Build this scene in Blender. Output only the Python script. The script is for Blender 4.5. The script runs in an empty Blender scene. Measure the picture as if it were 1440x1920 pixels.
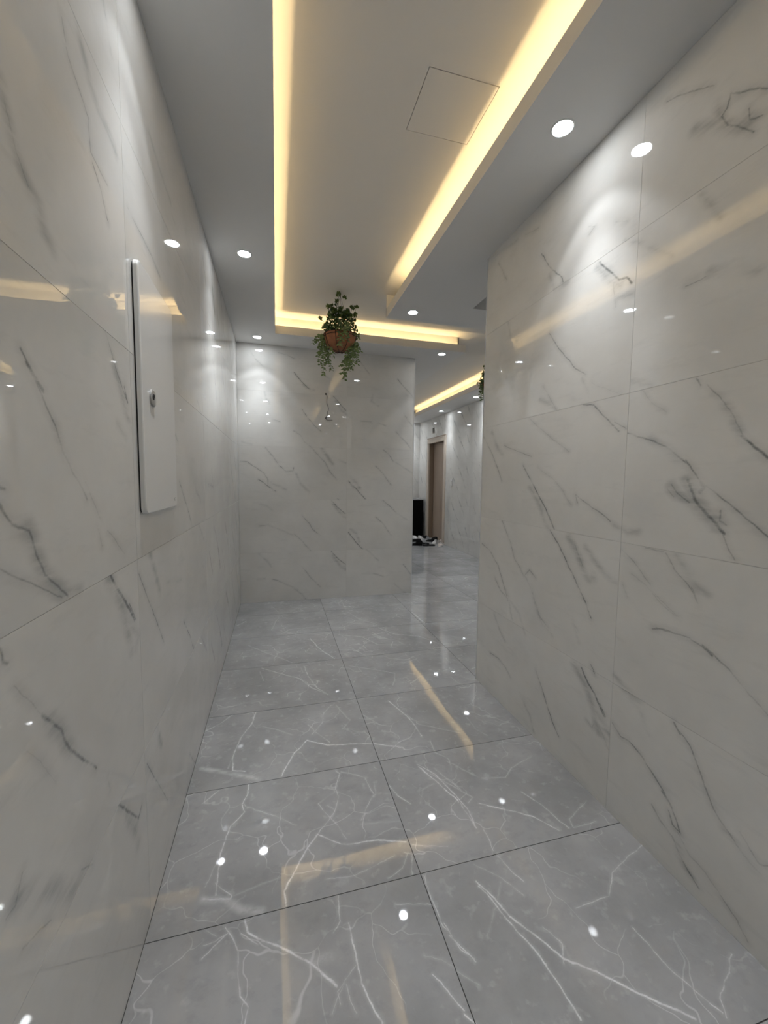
import bpy, bmesh, math, random
from mathutils import Vector, Matrix

# ------------------------------------------------------------------ camera
F_PX, YAW, PITCH, ROLL, CAM_H = 756.344, .2611, -.0788, .0109, 1.4078
fw = Vector((math.sin(YAW)*math.cos(PITCH), math.cos(YAW)*math.cos(PITCH), math.sin(PITCH)))
rt0 = Vector((math.cos(YAW), -math.sin(YAW), 0)); up0 = rt0.cross(fw)
RT = rt0*math.cos(ROLL)+up0*math.sin(ROLL); UP = up0*math.cos(ROLL)-rt0*math.sin(ROLL)
CAM = Vector((0, 0, CAM_H))
scn = bpy.context.scene
COL = scn.collection
cd = bpy.data.cameras.new('camera'); cam = bpy.data.objects.new('camera', cd); COL.objects.link(cam)
cd.sensor_fit = 'VERTICAL'; cd.sensor_height = 36; cd.lens = F_PX/1920*36; cd.clip_start = .02
m = Matrix((RT, UP, -fw)).transposed().to_4x4(); m.translation = CAM
cam.matrix_world = m; scn.camera = cam

def ray(px, py): return RT*(px-720)-UP*(py-960)+fw*F_PX
def hit(px, py, ax, v):
    r = ray(px, py); return CAM+r*((v-CAM[ax])/r[ax])

# ------------------------------------------------------------------ world, exposure, light constants
w = bpy.data.worlds.new('world'); scn.world = w; w.use_nodes = True
w.node_tree.nodes['Background'].inputs[0].default_value = (.8, .9, 1, 1)
w.node_tree.nodes['Background'].inputs[1].default_value = .02
scn.view_settings.view_transform = 'Standard'; scn.view_settings.look = 'None'
scn.view_settings.gamma = 1; scn.view_settings.use_curve_mapping = False
scn.view_settings.exposure = 1.07
SPOT_W = 3.0            # each downlight: wide beam
CORE_W = 21.0           # and its narrow core
SPOT_COL = (.90, .95, 1.0)
DISC_E = 40.0
LED_W = 0.48             # per metre of cove strip
LED_COL = (1.0, .73, .36)
scn.cycles.max_bounces = 5; scn.cycles.glossy_bounces = 3; scn.cycles.transparent_max_bounces = 2; scn.cycles.adaptive_threshold = .05; scn.cycles.adaptive_min_samples = 16
random.seed(7)

# ------------------------------------------------------------------ dimensions (metres)
XL, XR, YC, YE, XE = -.4008, 1.3648, 2.515, 4.7217, 1.6261
H, ZT, ZLIP = 2.8697, 3.07, 2.95
XF, YF, YB = 3.575, 9.9, -2.6
TX0, TX1, TX2, TX3 = .004, .975, 2.1, 3.1
TYI, TYF, TYE, TYB = 3.655, 4.336, 9.15, -1.5

# ------------------------------------------------------------------ helpers
def props(o, label=None, cat=None, group=None, kind=None):
    if label: o['label'] = label
    if cat: o['category'] = cat
    if group: o['group'] = group
    if kind: o['kind'] = kind
    return o
def empty(name, loc=(0, 0, 0), rz=0):
    o = bpy.data.objects.new(name, None); COL.objects.link(o); o.location = loc; o.rotation_euler.z = rz
    o.empty_display_size = .05
    return o
def box(bm, x0, x1, y0, y1, z0, z1):
    v = [bm.verts.new(p) for p in ((x0,y0,z0),(x1,y0,z0),(x1,y1,z0),(x0,y1,z0),(x0,y0,z1),(x1,y0,z1),(x1,y1,z1),(x0,y1,z1))]
    for f in ((3,2,1,0),(4,5,6,7),(0,1,5,4),(1,2,6,5),(2,3,7,6),(3,0,4,7)): bm.faces.new([v[i] for i in f])
def mesh_of(bm, name, mat=None, smooth=False):
    me = bpy.data.meshes.new(name); bmesh.ops.recalc_face_normals(bm, faces=bm.faces); bm.to_mesh(me); bm.free()
    if mat: me.materials.append(mat)
    if smooth:
        for p in me.polygons: p.use_smooth = True
    return me
def obj(name, bm, mat=None, parent=None, smooth=False, loc=None):
    me = mesh_of(bm, name, mat, smooth) if isinstance(bm, bmesh.types.BMesh) else bm
    o = bpy.data.objects.new(name, me); COL.objects.link(o)
    if parent: o.parent = parent
    if loc: o.location = loc
    return o
def tube(bm, pts, r, n=8, cap=True):
    pts = [Vector(p) for p in pts]; rings = []
    for i, p in enumerate(pts):
        t = (pts[min(i+1, len(pts)-1)]-pts[max(i-1, 0)]).normalized()
        a = t.cross(Vector((.13, .21, 1))); a = a if a.length > .1 else t.cross(Vector((1, 0, 0))); a.normalize(); b = t.cross(a)
        rr = r[i] if isinstance(r, (list, tuple)) else r
        rings.append([bm.verts.new(p+(a*math.cos(2*math.pi*k/n)+b*math.sin(2*math.pi*k/n))*rr) for k in range(n)])
    for A, B in zip(rings, rings[1:]):
        for k in range(n): bm.faces.new((A[k], A[(k+1) % n], B[(k+1) % n], B[k]))
    if cap: bm.faces.new(rings[0][::-1]); bm.faces.new(rings[-1])
def lathe(bm, prof, n=32, c=(0, 0, 0), closed=False):
    rings = []
    for r, z in prof:
        rings.append([bm.verts.new((c[0]+r*math.cos(2*math.pi*k/n), c[1]+r*math.sin(2*math.pi*k/n), c[2]+z)) for k in range(n)])
    pr = list(zip(rings, rings[1:]))+([(rings[-1], rings[0])] if closed else [])
    for A, B in pr:
        for k in range(n): bm.faces.new((A[k], A[(k+1) % n], B[(k+1) % n], B[k]))
    return rings
def rrect(hw, hh, r, n=5):
    out = []
    for cx, cy, a0 in ((hw-r, hh-r, 0), (-hw+r, hh-r, 90), (-hw+r, -hh+r, 180), (hw-r, -hh+r, 270)):
        for i in range(n+1):
            a = math.radians(a0+90*i/n); out.append((cx+r*math.cos(a), cy+r*math.sin(a)))
    return out

# ------------------------------------------------------------------ materials
def new_mat(name):
    mt = bpy.data.materials.new(name); mt.use_nodes = True
    return mt, mt.node_tree, mt.node_tree.nodes['Principled BSDF']
def N(nt, t, **k):
    n = nt.nodes.new(t)
    for a, b in k.items(): setattr(n, a, b)
    return n
def simple(name, col, rough=.5, metal=0, noise=.04, scale=12, bump=0):
    mt, nt, b = new_mat(name)
    b.inputs['Roughness'].default_value = rough; b.inputs['Metallic'].default_value = metal
    tc = N(nt, 'ShaderNodeTexCoord'); nz = N(nt, 'ShaderNodeTexNoise'); nz.inputs['Scale'].default_value = scale; nz.inputs['Detail'].default_value = 4
    nt.links.new(tc.outputs['Object'], nz.inputs['Vector'])
    mx = N(nt, 'ShaderNodeMix', data_type='RGBA')
    mx.inputs[6].default_value = tuple(c*(1-noise) for c in col)+(1,); mx.inputs[7].default_value = tuple(min(1, c*(1+noise)) for c in col)+(1,)
    nt.links.new(nz.outputs['Fac'], mx.inputs[0]); nt.links.new(mx.outputs[2], b.inputs['Base Color'])
    if bump:
        bp = N(nt, 'ShaderNodeBump'); bp.inputs['Strength'].default_value = bump; bp.inputs['Distance'].default_value = .01
        nt.links.new(nz.outputs['Fac'], bp.inputs['Height']); nt.links.new(bp.outputs[0], b.inputs['Normal'])
    return mt
def emis(name, col, s):
    mt, nt, b = new_mat(name)
    b.inputs['Base Color'].default_value = (.8, .8, .8, 1); b.inputs['Emission Color'].default_value = (*col, 1); b.inputs['Emission Strength'].default_value = s
    return mt

# node group: distance from a point to one vein segment, running minimum
g = bpy.data.node_groups.new('vein_segment', 'ShaderNodeTree')
for nm, ty in (('P', 'NodeSocketVector'), ('A', 'NodeSocketVector'), ('BA', 'NodeSocketVector'), ('K', 'NodeSocketFloat'), ('O', 'NodeSocketFloat'), ('D', 'NodeSocketFloat')):
    g.interface.new_socket(name=nm, in_out='INPUT', socket_type=ty)
g.interface.new_socket(name='D', in_out='OUTPUT', socket_type='NodeSocketFloat')
gi = N(g, 'NodeGroupInput'); go = N(g, 'NodeGroupOutput'); L = g.links.new
s1 = N(g, 'ShaderNodeVectorMath', operation='SUBTRACT'); L(gi.outputs[0], s1.inputs[0]); L(gi.outputs[1], s1.inputs[1])
dt = N(g, 'ShaderNodeVectorMath', operation='DOT_PRODUCT'); L(s1.outputs[0], dt.inputs[0]); L(gi.outputs[2], dt.inputs[1])
ml = N(g, 'ShaderNodeMath', operation='MULTIPLY', use_clamp=True); L(dt.outputs['Value'], ml.inputs[0]); L(gi.outputs[3], ml.inputs[1])
sc_ = N(g, 'ShaderNodeVectorMath', operation='SCALE'); L(gi.outputs[2], sc_.inputs[0]); L(ml.outputs[0], sc_.inputs['Scale'])
di = N(g, 'ShaderNodeVectorMath', operation='DISTANCE'); L(s1.outputs[0], di.inputs[0]); L(sc_.outputs[0], di.inputs[1])
ad = N(g, 'ShaderNodeMath', operation='ADD'); L(di.outputs['Value'], ad.inputs[0]); L(gi.outputs[4], ad.inputs[1])
mn = N(g, 'ShaderNodeMath', operation='MINIMUM'); L(ad.outputs[0], mn.inputs[0]); L(gi.outputs[5], mn.inputs[1]); L(mn.outputs[0], go.inputs[0])

def marble(name, segs, wsegs, axis, style, flip=1):
    """polished stone: traced veins (2D segments in the tile's own plane) over cloudy base"""
    S = dict(wall=dict(base=((.71, .695, .662), (.78, .765, .732)), vein=(.20, .205, .20), vw=.0085, halo=.03, hs=.28, wide=.045, ws=.55, smudge=(.36, .365, .355), amp=.014, ns=7, rough=.02, bump=.018, off=.009, woff=.03),
             floor=dict(base=((.315, .312, .312), (.42, .417, .417)), vein=(.84, .84, .85), vw=.0048, halo=.014, hs=.25, wide=.028, ws=.5, smudge=(.68, .68, .69), amp=.016, ns=7, rough=.025, bump=.03, off=.0055, woff=.018))[style]
    mt, nt, b = new_mat(name); L = nt.links.new
    b.inputs['IOR'].default_value = 1.66; b.inputs['Roughness'].default_value = S['rough']
    tc = N(nt, 'ShaderNodeTexCoord'); oi = N(nt, 'ShaderNodeObjectInfo')
    sp = N(nt, 'ShaderNodeSeparateXYZ'); cb = N(nt, 'ShaderNodeCombineXYZ'); L(tc.outputs['Object'], sp.inputs[0])
    u, v = {0: (1, 2), 1: (0, 2), 2: (0, 1)}[axis]
    L(sp.outputs[u], cb.inputs[0]); L(sp.outputs[v], cb.inputs[1])
    sh = N(nt, 'ShaderNodeVectorMath', operation='ADD'); L(cb.outputs[0], sh.inputs[0])
    rs = N(nt, 'ShaderNodeVectorMath', operation='SCALE'); rs.inputs[0].default_value = (7.3, 11.1, 5.7); L(oi.outputs['Random'], rs.inputs['Scale']); L(rs.outputs[0], sh.inputs[1])
    # warp
    nz = N(nt, 'ShaderNodeTexNoise'); nz.inputs['Scale'].default_value = S['ns']; nz.inputs['Detail'].default_value = 6; nz.inputs['Roughness'].default_value = .64
    L(sh.outputs[0], nz.inputs['Vector'])
    a = N(nt, 'ShaderNodeVectorMath', operation='SUBTRACT'); L(nz.outputs['Color'], a.inputs[0]); a.inputs[1].default_value = (.5, .5, .5)
    m2 = N(nt, 'ShaderNodeVectorMath', operation='MULTIPLY'); L(a.outputs[0], m2.inputs[0]); m2.inputs[1].default_value = (S['amp']*2, S['amp']*2, 0)
    pw = N(nt, 'ShaderNodeVectorMath', operation='ADD'); L(cb.outputs[0], pw.inputs[0]); L(m2.outputs[0], pw.inputs[1])
    def chain(sg, off):
        last = None
        for (ax_, ay, bx, by, s) in sg:
            n = N(nt, 'ShaderNodeGroup'); n.node_tree = g; L(pw.outputs[0], n.inputs[0])
            dx, dy = bx-ax_, by-ay
            n.inputs[1].default_value = (ax_, ay, 0); n.inputs[2].default_value = (dx, dy, 0)
            n.inputs[3].default_value = 1/max(dx*dx+dy*dy, 1e-8); n.inputs[4].default_value = (1-s)*off
            if last is None: n.inputs[5].default_value = 1.0
            else: L(last, n.inputs[5])
            last = n.outputs[0]
        return last
    def mr(src, f0, f1, t0, t1, smooth=False):
        n = N(nt, 'ShaderNodeMapRange'); n.interpolation_type = 'SMOOTHSTEP' if smooth else 'LINEAR'
        L(src, n.inputs['Value'])
        for k, vv in (('From Min', f0), ('From Max', f1), ('To Min', t0), ('To Max', t1)): n.inputs[k].default_value = vv
        return n.outputs[0]
    def mul(x, y):
        n = N(nt, 'ShaderNodeMath', operation='MULTIPLY', use_clamp=True)
        for i, q in enumerate((x, y)):
            if isinstance(q, (int, float)): n.inputs[i].default_value = q
            else: L(q, n.inputs[i])
        return n.outputs[0]
    def mix(f, c0, c1):
        n = N(nt, 'ShaderNodeMix', data_type='RGBA'); L(f, n.inputs[0])
        for i, q in ((6, c0), (7, c1)):
            if isinstance(q, tuple): n.inputs[i].default_value = (*q, 1)
            else: L(q, n.inputs[i])
        return n.outputs[2]
    cl = N(nt, 'ShaderNodeTexNoise'); cl.inputs['Scale'].default_value = 2.6; cl.inputs['Detail'].default_value = 6; cl.inputs['Roughness'].default_value = .6; L(sh.outputs[0], cl.inputs['Vector'])
    base = mix(mr(cl.outputs['Fac'], .36, .64, 0, 1), S['base'][0], S['base'][1])
    # streak noise running down to the right
    mp = N(nt, 'ShaderNodeMapping'); mp.inputs['Rotation'].default_value = (0, 0, math.radians(52*flip if style == 'wall' else 25)); mp.inputs['Scale'].default_value = (4.5, 22, 1) if style == 'wall' else (14, 20, 1)
    L(sh.outputs[0], mp.inputs['Vector'])
    st = N(nt, 'ShaderNodeTexNoise'); st.inputs['Scale'].default_value = 1.0; st.inputs['Detail'].default_value = 6; st.inputs['Roughness'].default_value = .65; L(mp.outputs[0], st.inputs['Vector'])
    if style == 'floor':
        cr = N(nt, 'ShaderNodeTexNoise', noise_type='RIDGED_MULTIFRACTAL') if False else N(nt, 'ShaderNodeTexVoronoi', feature='DISTANCE_TO_EDGE')
        cr.inputs['Scale'].default_value = 4.2
        nw = N(nt, 'ShaderNodeTexNoise'); nw.inputs['Scale'].default_value = 4; nw.inputs['Detail'].default_value = 3; L(sh.outputs[0], nw.inputs['Vector']); w1 = N(nt, 'ShaderNodeVectorMath', operation='SUBTRACT'); L(nw.outputs['Color'], w1.inputs[0]); w1.inputs[1].default_value = (.5, .5, .5)
        w2 = N(nt, 'ShaderNodeVectorMath', operation='MULTIPLY'); L(w1.outputs[0], w2.inputs[0]); w2.inputs[1].default_value = (.34, .34, 0)
        w3 = N(nt, 'ShaderNodeVectorMath', operation='ADD'); L(sh.outputs[0], w3.inputs[0]); L(w2.outputs[0], w3.inputs[1]); L(w3.outputs[0], cr.inputs['Vector'])
        fine = mul(mr(cr.outputs['Distance'], .002, .012, 1, 0, True), mr(cl.outputs['Fac'], .45, .60, 0, .42))
        base = mix(fine, base, (.8, .8, .81))
        fl = N(nt, 'ShaderNodeTexNoise'); fl.inputs['Scale'].default_value = 26; fl.inputs['Detail'].default_value = 3; L(sh.outputs[0], fl.inputs['Vector'])
        base = mix(mul(mr(fl.outputs['Fac'], .60, .72, 0, 1), .22), base, (.66, .66, .66))
        base = mix(mul(mr(st.outputs['Fac'], .52, .72, 0, 1), .35), base, (.26, .26, .265))
    else:
        base = mix(mul(mr(st.outputs['Fac'], .56, .78, 0, 1), .20), base, (.40, .40, .39))
    mod = mr(st.outputs['Fac'], .38, .58, .15 if style == 'wall' else .25, 1.0)
    lastw = chain(wsegs, S['woff'])
    if lastw is not None:
        base = mix(mul(mul(mr(lastw, 0, S['wide'], S['ws'], 0, True), mr(st.outputs['Fac'], .40, .60, .25, 1.25)), 1.0), base, S['smudge'])
    last = chain(segs, S['off'])
    if last is not None:
        base = mix(mul(mr(last, 0, S['halo'], S['hs'], 0, True), mod), base, S['smudge'])
        base = mix(mul(mr(last, S['vw']*.18, S['vw'], .9, 0, True), mod), base, S['vein'])
    L(base, b.inputs['Base Color'])
    bn = N(nt, 'ShaderNodeTexNoise'); bn.inputs['Scale'].default_value = 2.2 if style == 'wall' else 1.6; bn.inputs['Detail'].default_value = 1.5; L(sh.outputs[0], bn.inputs['Vector'])
    bp = N(nt, 'ShaderNodeBump'); bp.inputs['Strength'].default_value = S['bump']; bp.inputs['Distance'].default_value = .1
    L(bn.outputs['Fac'], bp.inputs['Height']); L(bp.outputs[0], b.inputs['Normal'])
    return mt

PAINT = simple('ceiling_paint', (.74, .73, .715), .75, noise=.015, scale=3)
PAINT_T = simple('tray_paint', (.74, .72, .69), .8, noise=.015, scale=3)
GROUT_W = simple('wall_grout', (.62, .60, .57), .8)
GROUT_F = simple('floor_grout', (.05, .048, .045), .9)
WHITE_P = simple('white_powder_coat', (.80, .795, .78), .14, noise=.01)
TRIM = simple('white_corner_trim', (.78, .78, .78), .25, noise=.01)
BLACKG = simple('black_seal', (.02, .02, .02), .6)
CHROME = simple('satin_chrome', (.45, .44, .42), .4, .3, noise=.02)

# ------------------------------------------------------------------ traced veins: region origin, scale, then polylines in that region
def parse(orig, sc, txt, plane):
    out = []
    for part in txt.replace('\n', ' ').split(';'):
        part = part.strip()
        if not part: continue
        pts, s = part.split(':'); wide = s.strip().endswith('w'); s = float(s.strip().rstrip('w'))
        n = [float(q) for q in pts.split()]
        P = [hit(orig[0]+n[i]/sc, orig[1]+n[i+1]/sc, *plane) for i in range(0, len(n), 2)]
        P = thin_out(P, .009 if plane[0] == 2 else .006)
        for A, B in zip(P, P[1:]): out.append((A, B, s, wide))
    return out
def thin_out(P, tol):
    if len(P) < 3: return P
    a, b = P[0], P[-1]; d = b-a; L2 = max(d.length_squared, 1e-9)
    k, far = max(enumerate([(q-a-d*max(0, min(1, (q-a).dot(d)/L2))).length for q in P[1:-1]], 1), key=lambda t: t[1])
    return [a, b] if far < tol else thin_out(P[:k+1], tol)[:-1]+thin_out(P[k:], tol)
RW = (0, XR); LW = (0, XL); EW = (1, YE); FL = (2, 0)
veins_right = parse((880, 500), 2.571, '''388 320 430 390 470 440 510 490 560 520:.6; 545 540 570 600:.25; 590 560 650 590 740 620:.35; 340 640 380 670 430 695:.45w; 355 580 385 640 420 690:.4;
550 665 600 670 640 720 690 770 720 795:.7; 700 750 755 780:.5; 760 800 810 825 860 830 930 860 980 900 1050 940:.7; 870 830 940 870 1000 920:.5w;
1050 930 1090 980 1120 1040 1160 1070 1250 1140 1330 1210 1440 1310:.65; 1120 1040 1135 1070 1115 1090:1; 1060 1030 1085 1090 1090 1130 1130 1190 1190 1240 1225 1290:.95; 1060 1030 1085 1090 1090 1130 1130 1190 1190 1240:1w;
980 1060 1010 1100 1060 1140 1110 1170:.9w; 980 1050 1010 1100 1060 1140:.6; 1205 1180 1205 1230 1235 1250:.6; 1190 1235 1240 1320 1280 1415:.5; 960 1070 985 1110:.45;
1100 540 1120 570:.7; 1150 570 1210 630 1250 710 1280 770 1320 820:.5; 1310 820 1370 860 1440 920:.85; 1230 680 1300 800:.5w; 780 560 880 570:.4w; 840 600 880 660 950 700:.3; 290 735 350 790 410 840 480 890:.4;
70 820 110 900 130 960 155 1030:.65; 110 800 140 880 160 910:.5w; 170 860 230 890 260 895 300 915:.55; 260 960 300 1030 330 1090 370 1170 400 1240 410 1270:.85; 290 1060 340 1150 360 1230 380 1260:.6w;
330 970 400 1020 450 1080 490 1150:.35; 510 1100 520 1140:.6; 510 1100 560 1135 620 1180 680 1225:.6; 700 1245 760 1280 815 1275:.5w;
155 1215 170 1260 200 1330 220 1410 265 1490 290 1460 320 1500:.55; 270 1490 310 1590 340 1690 380 1740:.55; 390 1270 430 1340 480 1450 520 1540 560 1620 585 1690:.8; 480 1300 520 1380 550 1470 575 1510 600 1500:.7w; 560 1350 600 1410 650 1480 715 1535:.55w; 510 1340 530 1400 545 1440:.5;
60 1335 100 1370 140 1440 160 1520 185 1610:.7; 125 1500 150 1560 185 1600:.6; 160 1520 190 1600 205 1700:.45; 730 1360 790 1420 830 1480 875 1530:.5; 780 1480 850 1530 920 1620 1000 1690:.45;
850 1358 940 1373:.5; 950 1380 990 1460 1050 1520 1100 1610:.55; 1000 1390 1050 1470 1100 1540 1150 1580:.5w; 740 1530 765 1590:.4; 900 1740 960 1760 1010 1775:.5; 500 1720 525 1755:.4''', RW)
veins_right += parse((720, 0), 2, '''1060 385 1120 355 1180 345 1240 320:.5; 1300 345 1440 330:.6; 1300 350 1290 400 1270 430 1290 470 1390 490:.65; 1250 390 1270 460:.6w; 1170 480 1230 470 1300 480 1370 460:.85w; 1370 410 1370 450 1420 430:.6;
1190 730 1230 790 1260 820:.4w; 1130 1075 1170 1060 1210 1035:.5; 1230 1020 1300 1010 1340 1000 1400 1015:.65w; 590 950 620 1000 665 1040 670 1060:.75; 620 1030 640 1090 690 1055:.4w; 810 985 850 1030 880 1050 910 1040 930 1060:.85; 800 1000 850 1060 890 1070:.6w; 860 1070 870 1150:.35; 880 1110 935 1100:.55w;
530 880 580 855:.4; 765 850 790 850 770 880:.4; 870 830 910 828:.4; 430 990 460 1050:.45; 395 970 440 940 500 900:.4w; 465 1200 475 1260:.35; 900 905 960 910 1040 940 1080 960:.3w''', RW)
veins_right += parse((880, 1100), 2.571, '''300 0 320 100 350 180 400 230:.45; 120 130 150 220 170 260:.45; 190 60 240 130 270 230:.3; 100 320 140 345 175 390 200 440:.55; 320 405 345 470 370 560 400 650 430 720:.75; 265 565 290 620 310 700:.45;
500 365 540 440 570 500 590 560 600 620 620 700:.75w; 540 390 570 460 610 530 650 630:.9; 600 590 650 670 675 715:.7w; 630 570 655 630:.8; 630 690 670 790:.4; 585 375 605 420:.65; 560 640 590 680 600 660:.35;
690 660 730 720 770 745 830 820 880 900 940 990 975 1060 1010 1160 1020 1190:.7; 930 985 960 1030:.9; 880 1050 920 1130 980 1210 1010 1290 1050 1360 1100 1450:.75; 960 1080 980 1150 1020 1190:.65; 1010 1190 1060 1290 1140 1380 1200 1470 1290 1600 1340 1710:.5; 1000 1200 1020 1300 1060 1380:.7w;
985 660 1010 710:.8; 1010 700 1060 770 1100 860 1140 960 1180 1080 1240 1180 1300 1270 1370 1350 1410 1390:.6; 1230 1180 1300 1270 1370 1350:.5w; 1300 1180 1350 1260 1400 1340 1440 1345:.5; 700 430 740 480 820 550:.5w; 780 540 830 610 865 720:.25;
880 200 940 205 1010 235 1060 250 1130 290 1170 320 1220 370 1250 400:.6; 1130 290 1170 330:1; 1250 400 1320 490 1400 570 1440 620:.5; 1070 0 1105 75:.45; 870 10 950 90 1010 150:.4; 500 170 530 270:.3''', RW)
veins_left = parse((0, 400), 3, '''120 760 160 860 200 930 240 1010 280 1110 320 1210 350 1330 400 1430 450 1530 490 1610:.65; 155 850 200 930 240 1000:.9; 320 1210 350 1330:.6w; 480 1520 530 1640 570 1720:.4; 590 660 620 760 660 900 720 1070:.6; 640 850 680 1000 720 1150 740 1200:.6w; 700 980 720 1070:.8; 660 1180 710 1250:.4w;
0 1550 20 1560:.7; 0 1650 60 1750:.6; 980 1230 1000 1280:.5; 1010 1510 1050 1640 1080 1760:.6; 1190 1440 1200 1540 1170 1520:.4; 1110 1050 1130 1120:.35; 1100 1550 1130 1620:.35w''', LW)
veins_left += parse((0, 0), 2, '''0 290 20 390 50 530 80 620 110 700 150 770 170 880 200 950:.55w; 20 390 60 560 110 700:.4; 230 60 250 200 280 300 330 440 340 570 400 690:.5; 290 100 330 280 370 420 430 560:.6w; 350 620 380 720 405 830:.6; 480 780 520 860 580 990 600 1040:.45; 560 500 600 640 640 760:.35''', LW)
veins_left += parse((0, 900), 1.883, '''0 100 40 160 100 180 130 260 160 330 200 370 240 415:.65; 100 180 130 260 160 330 200 370 225 400:.8w; 0 310 60 340 120 380 220 420:.5; 230 400 285 385:.4w; 345 160 360 230:.4; 380 180 440 260:.4; 390 340 420 400 450 450 475 490:1; 380 350 420 420 440 480 455 540 465 600:.8w; 455 440 480 490:.7; 450 500 490 545 480 600:.5w;
490 330 520 420 550 490 578 570:.65; 530 260 550 330 565 400:.6w; 590 360 640 350:.3w; 650 500 670 550 685 600:.75; 710 550 730 600:.4; 700 150 720 210:.35; 50 730 100 780 150 830:.35; 150 830 180 860 220 890 250 950 280 970 340 1015:.8; 180 860 220 890 250 950:.7w;
0 600 10 650 30 655:.7; 90 940 130 990 200 1060:.3; 520 1000 550 1060 575 1110 590 1130:.6; 380 1050 390 1090:.4; 555 870 570 940:.6w; 670 970 690 1000:.4; 420 1145 460 1180 490 1190 500 1150:.85; 450 1190 480 1240 490 1280:.7w; 60 1470 110 1460 170 1440 230 1460 280 1440:.8w; 20 1550 60 1490 80 1380:.45; 80 1650 150 1590 180 1560:.5; 290 1370 325 1355:.5''', LW)
veins_end = parse((420, 620), 3.624, '''180 140 220 200 265 245:.5; 370 150 430 165 480 190:.5; 480 285 520 340 580 400:.8; 540 370 590 410 610 405:.5w; 690 315 740 340:.4; 745 450 790 500 825 540:.85; 760 480 800 545 835 570:.5w; 930 215 960 260 990 295:.5; 1180 330 1230 390 1280 445:.7; 1240 440 1290 460:.4w; 1010 440 1000 480 1050 510:.4w; 275 400 290 470 310 490:.4w;
530 535 560 580:.75; 570 590 610 640 660 685:.65; 475 680 520 710 550 760 590 790 640 850 690 900 720 960 765 1010:.55; 330 600 380 620:.5; 930 615 1000 622:.4; 1050 630 1095 645:.5; 1225 570 1260 620 1280 650:.6; 665 800 700 850 740 905:.75w; 780 880 830 900:.35w; 280 795 330 850 370 910:.5; 375 915 420 955 470 955 475 930:.65; 490 970 520 1040 580 1095:.5w;
110 888 160 895 220 930 270 965 300 1010 300 1040:.65; 235 1010 290 1050 350 1090:.8; 320 1030 420 1080:.35w; 845 1020 900 1080 960 1145:.85; 860 1000 900 1030 920 1070:.7w; 850 1030 880 1070:.7; 1085 810 1120 840 1150 890:.65; 1170 690 1230 750 1275 810:.5; 1160 890 1280 970:.35; 1030 920 1080 970 1135 1050:.6; 770 1140 780 1150:.6; 730 1155 770 1200 825 1245:.9; 740 1180 790 1240 835 1275:.7w;
1080 1150 1130 1195 1170 1240:.6; 1170 1240 1240 1280:.3; 530 1255 580 1310 600 1350 660 1395:.65; 250 1180 290 1190 335 1225:.4w; 240 1325 300 1322 380 1350:.5; 380 1350 470 1390:.3; 480 1385 530 1430 590 1500:.55; 1030 1265 1080 1310 1135 1390:.55; 845 1370 890 1430 950 1490:.85; 860 1350 900 1380 920 1430:.65w; 960 1480 1050 1560:.35;
730 1500 770 1545 825 1590:.85; 740 1530 790 1600 835 1620:.7w; 535 1610 590 1680 655 1740:.6; 240 1520 290 1560 320 1600:.4w; 230 1690 280 1685:.45; 335 1690 390 1708:.6; 390 1708 500 1760:.3; 480 1755 530 1790 555 1825:.45; 940 1650 1000 1648 1040 1655 1085 1672:.45; 1220 1590 1270 1655:.65; 1160 1720 1240 1790:.35; 120 755 190 770:.3w''', EW)
veins_floor = parse((380, 1440), 2.769, '''595 345 540 410 500 490 465 560 425 640 415 680 430 715:.95; 595 345 660 365 720 395 780 395 850 385 940 375 1060 383:.9; 1090 398 1180 403 1270 405:.6; 595 345 640 280 680 230 708 150 690 100 715 30 690 10:.6; 600 185 660 260 750 360:.6; 600 185 690 125:.4; 650 195 685 220 665 265:.45; 720 20 780 30 840 50 860 100 890 135 870 190 820 270:.55; 890 70 900 130 860 190:.4;
240 85 235 140 210 190 220 230 150 300 130 370 90 450 65 560 68 660:.85; 215 180 230 200 300 215 370 250 490 295:.5; 80 470 40 550 15 620:.55; 65 600 110 620 150 660 140 680 70 690 0 680:.65; 110 690 200 735 300 745:.9w; 0 680 110 690:.8w; 150 665 250 620 400 570:.35; 90 110 50 150 0 185:.65; 215 790 235 850 300 870 370 920 420 960 500 985 570 1020 640 1080 695 1140:.95; 200 860 240 900 290 910:.6;
120 825 130 860 180 940 185 1000 180 1120 190 1180 235 1240 215 1329:.7; 130 860 100 900 50 950 0 990:.6; 130 860 60 910 0 920:.55; 20 845 70 880:.45; 570 1020 620 1010 660 980:.9w; 705 660 705 740 715 790 680 850:.65; 755 800 765 870 790 970 810 1050 820 1120 860 1190 900 1270 930 1329:.85; 790 1020 740 1110 700 1170 720 1230:.5; 740 1130 760 1200 800 1280:.5; 735 1120 690 1200 670 1280:.45;
1000 705 1190 713:.5; 1150 560 1190 690 1240 820 1275 850:.65; 1280 870 1340 940 1420 1005:.7; 1200 1080 1260 1130 1310 1190 1360 1260:.7; 1360 1280 1420 1329:.75; 1150 970 1250 1000 1340 1070 1440 1130:.4; 970 90 1010 140 1080 185:.65; 940 130 980 135:.5; 1050 440 1090 450 1095 500 1090 550:.5; 1070 440 1040 520 960 570:.5; 1000 455 930 500 860 535 790 560 640 575:.5; 1130 0 1200 60 1270 120 1330 175:.75; 1340 180 1380 240 1420 310:.65; 1180 30 1300 90 1400 150 1380 180:.5; 1130 180 1140 110 1200 85:.4; 820 290 900 290 1030 273:.4''', FL)
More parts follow.
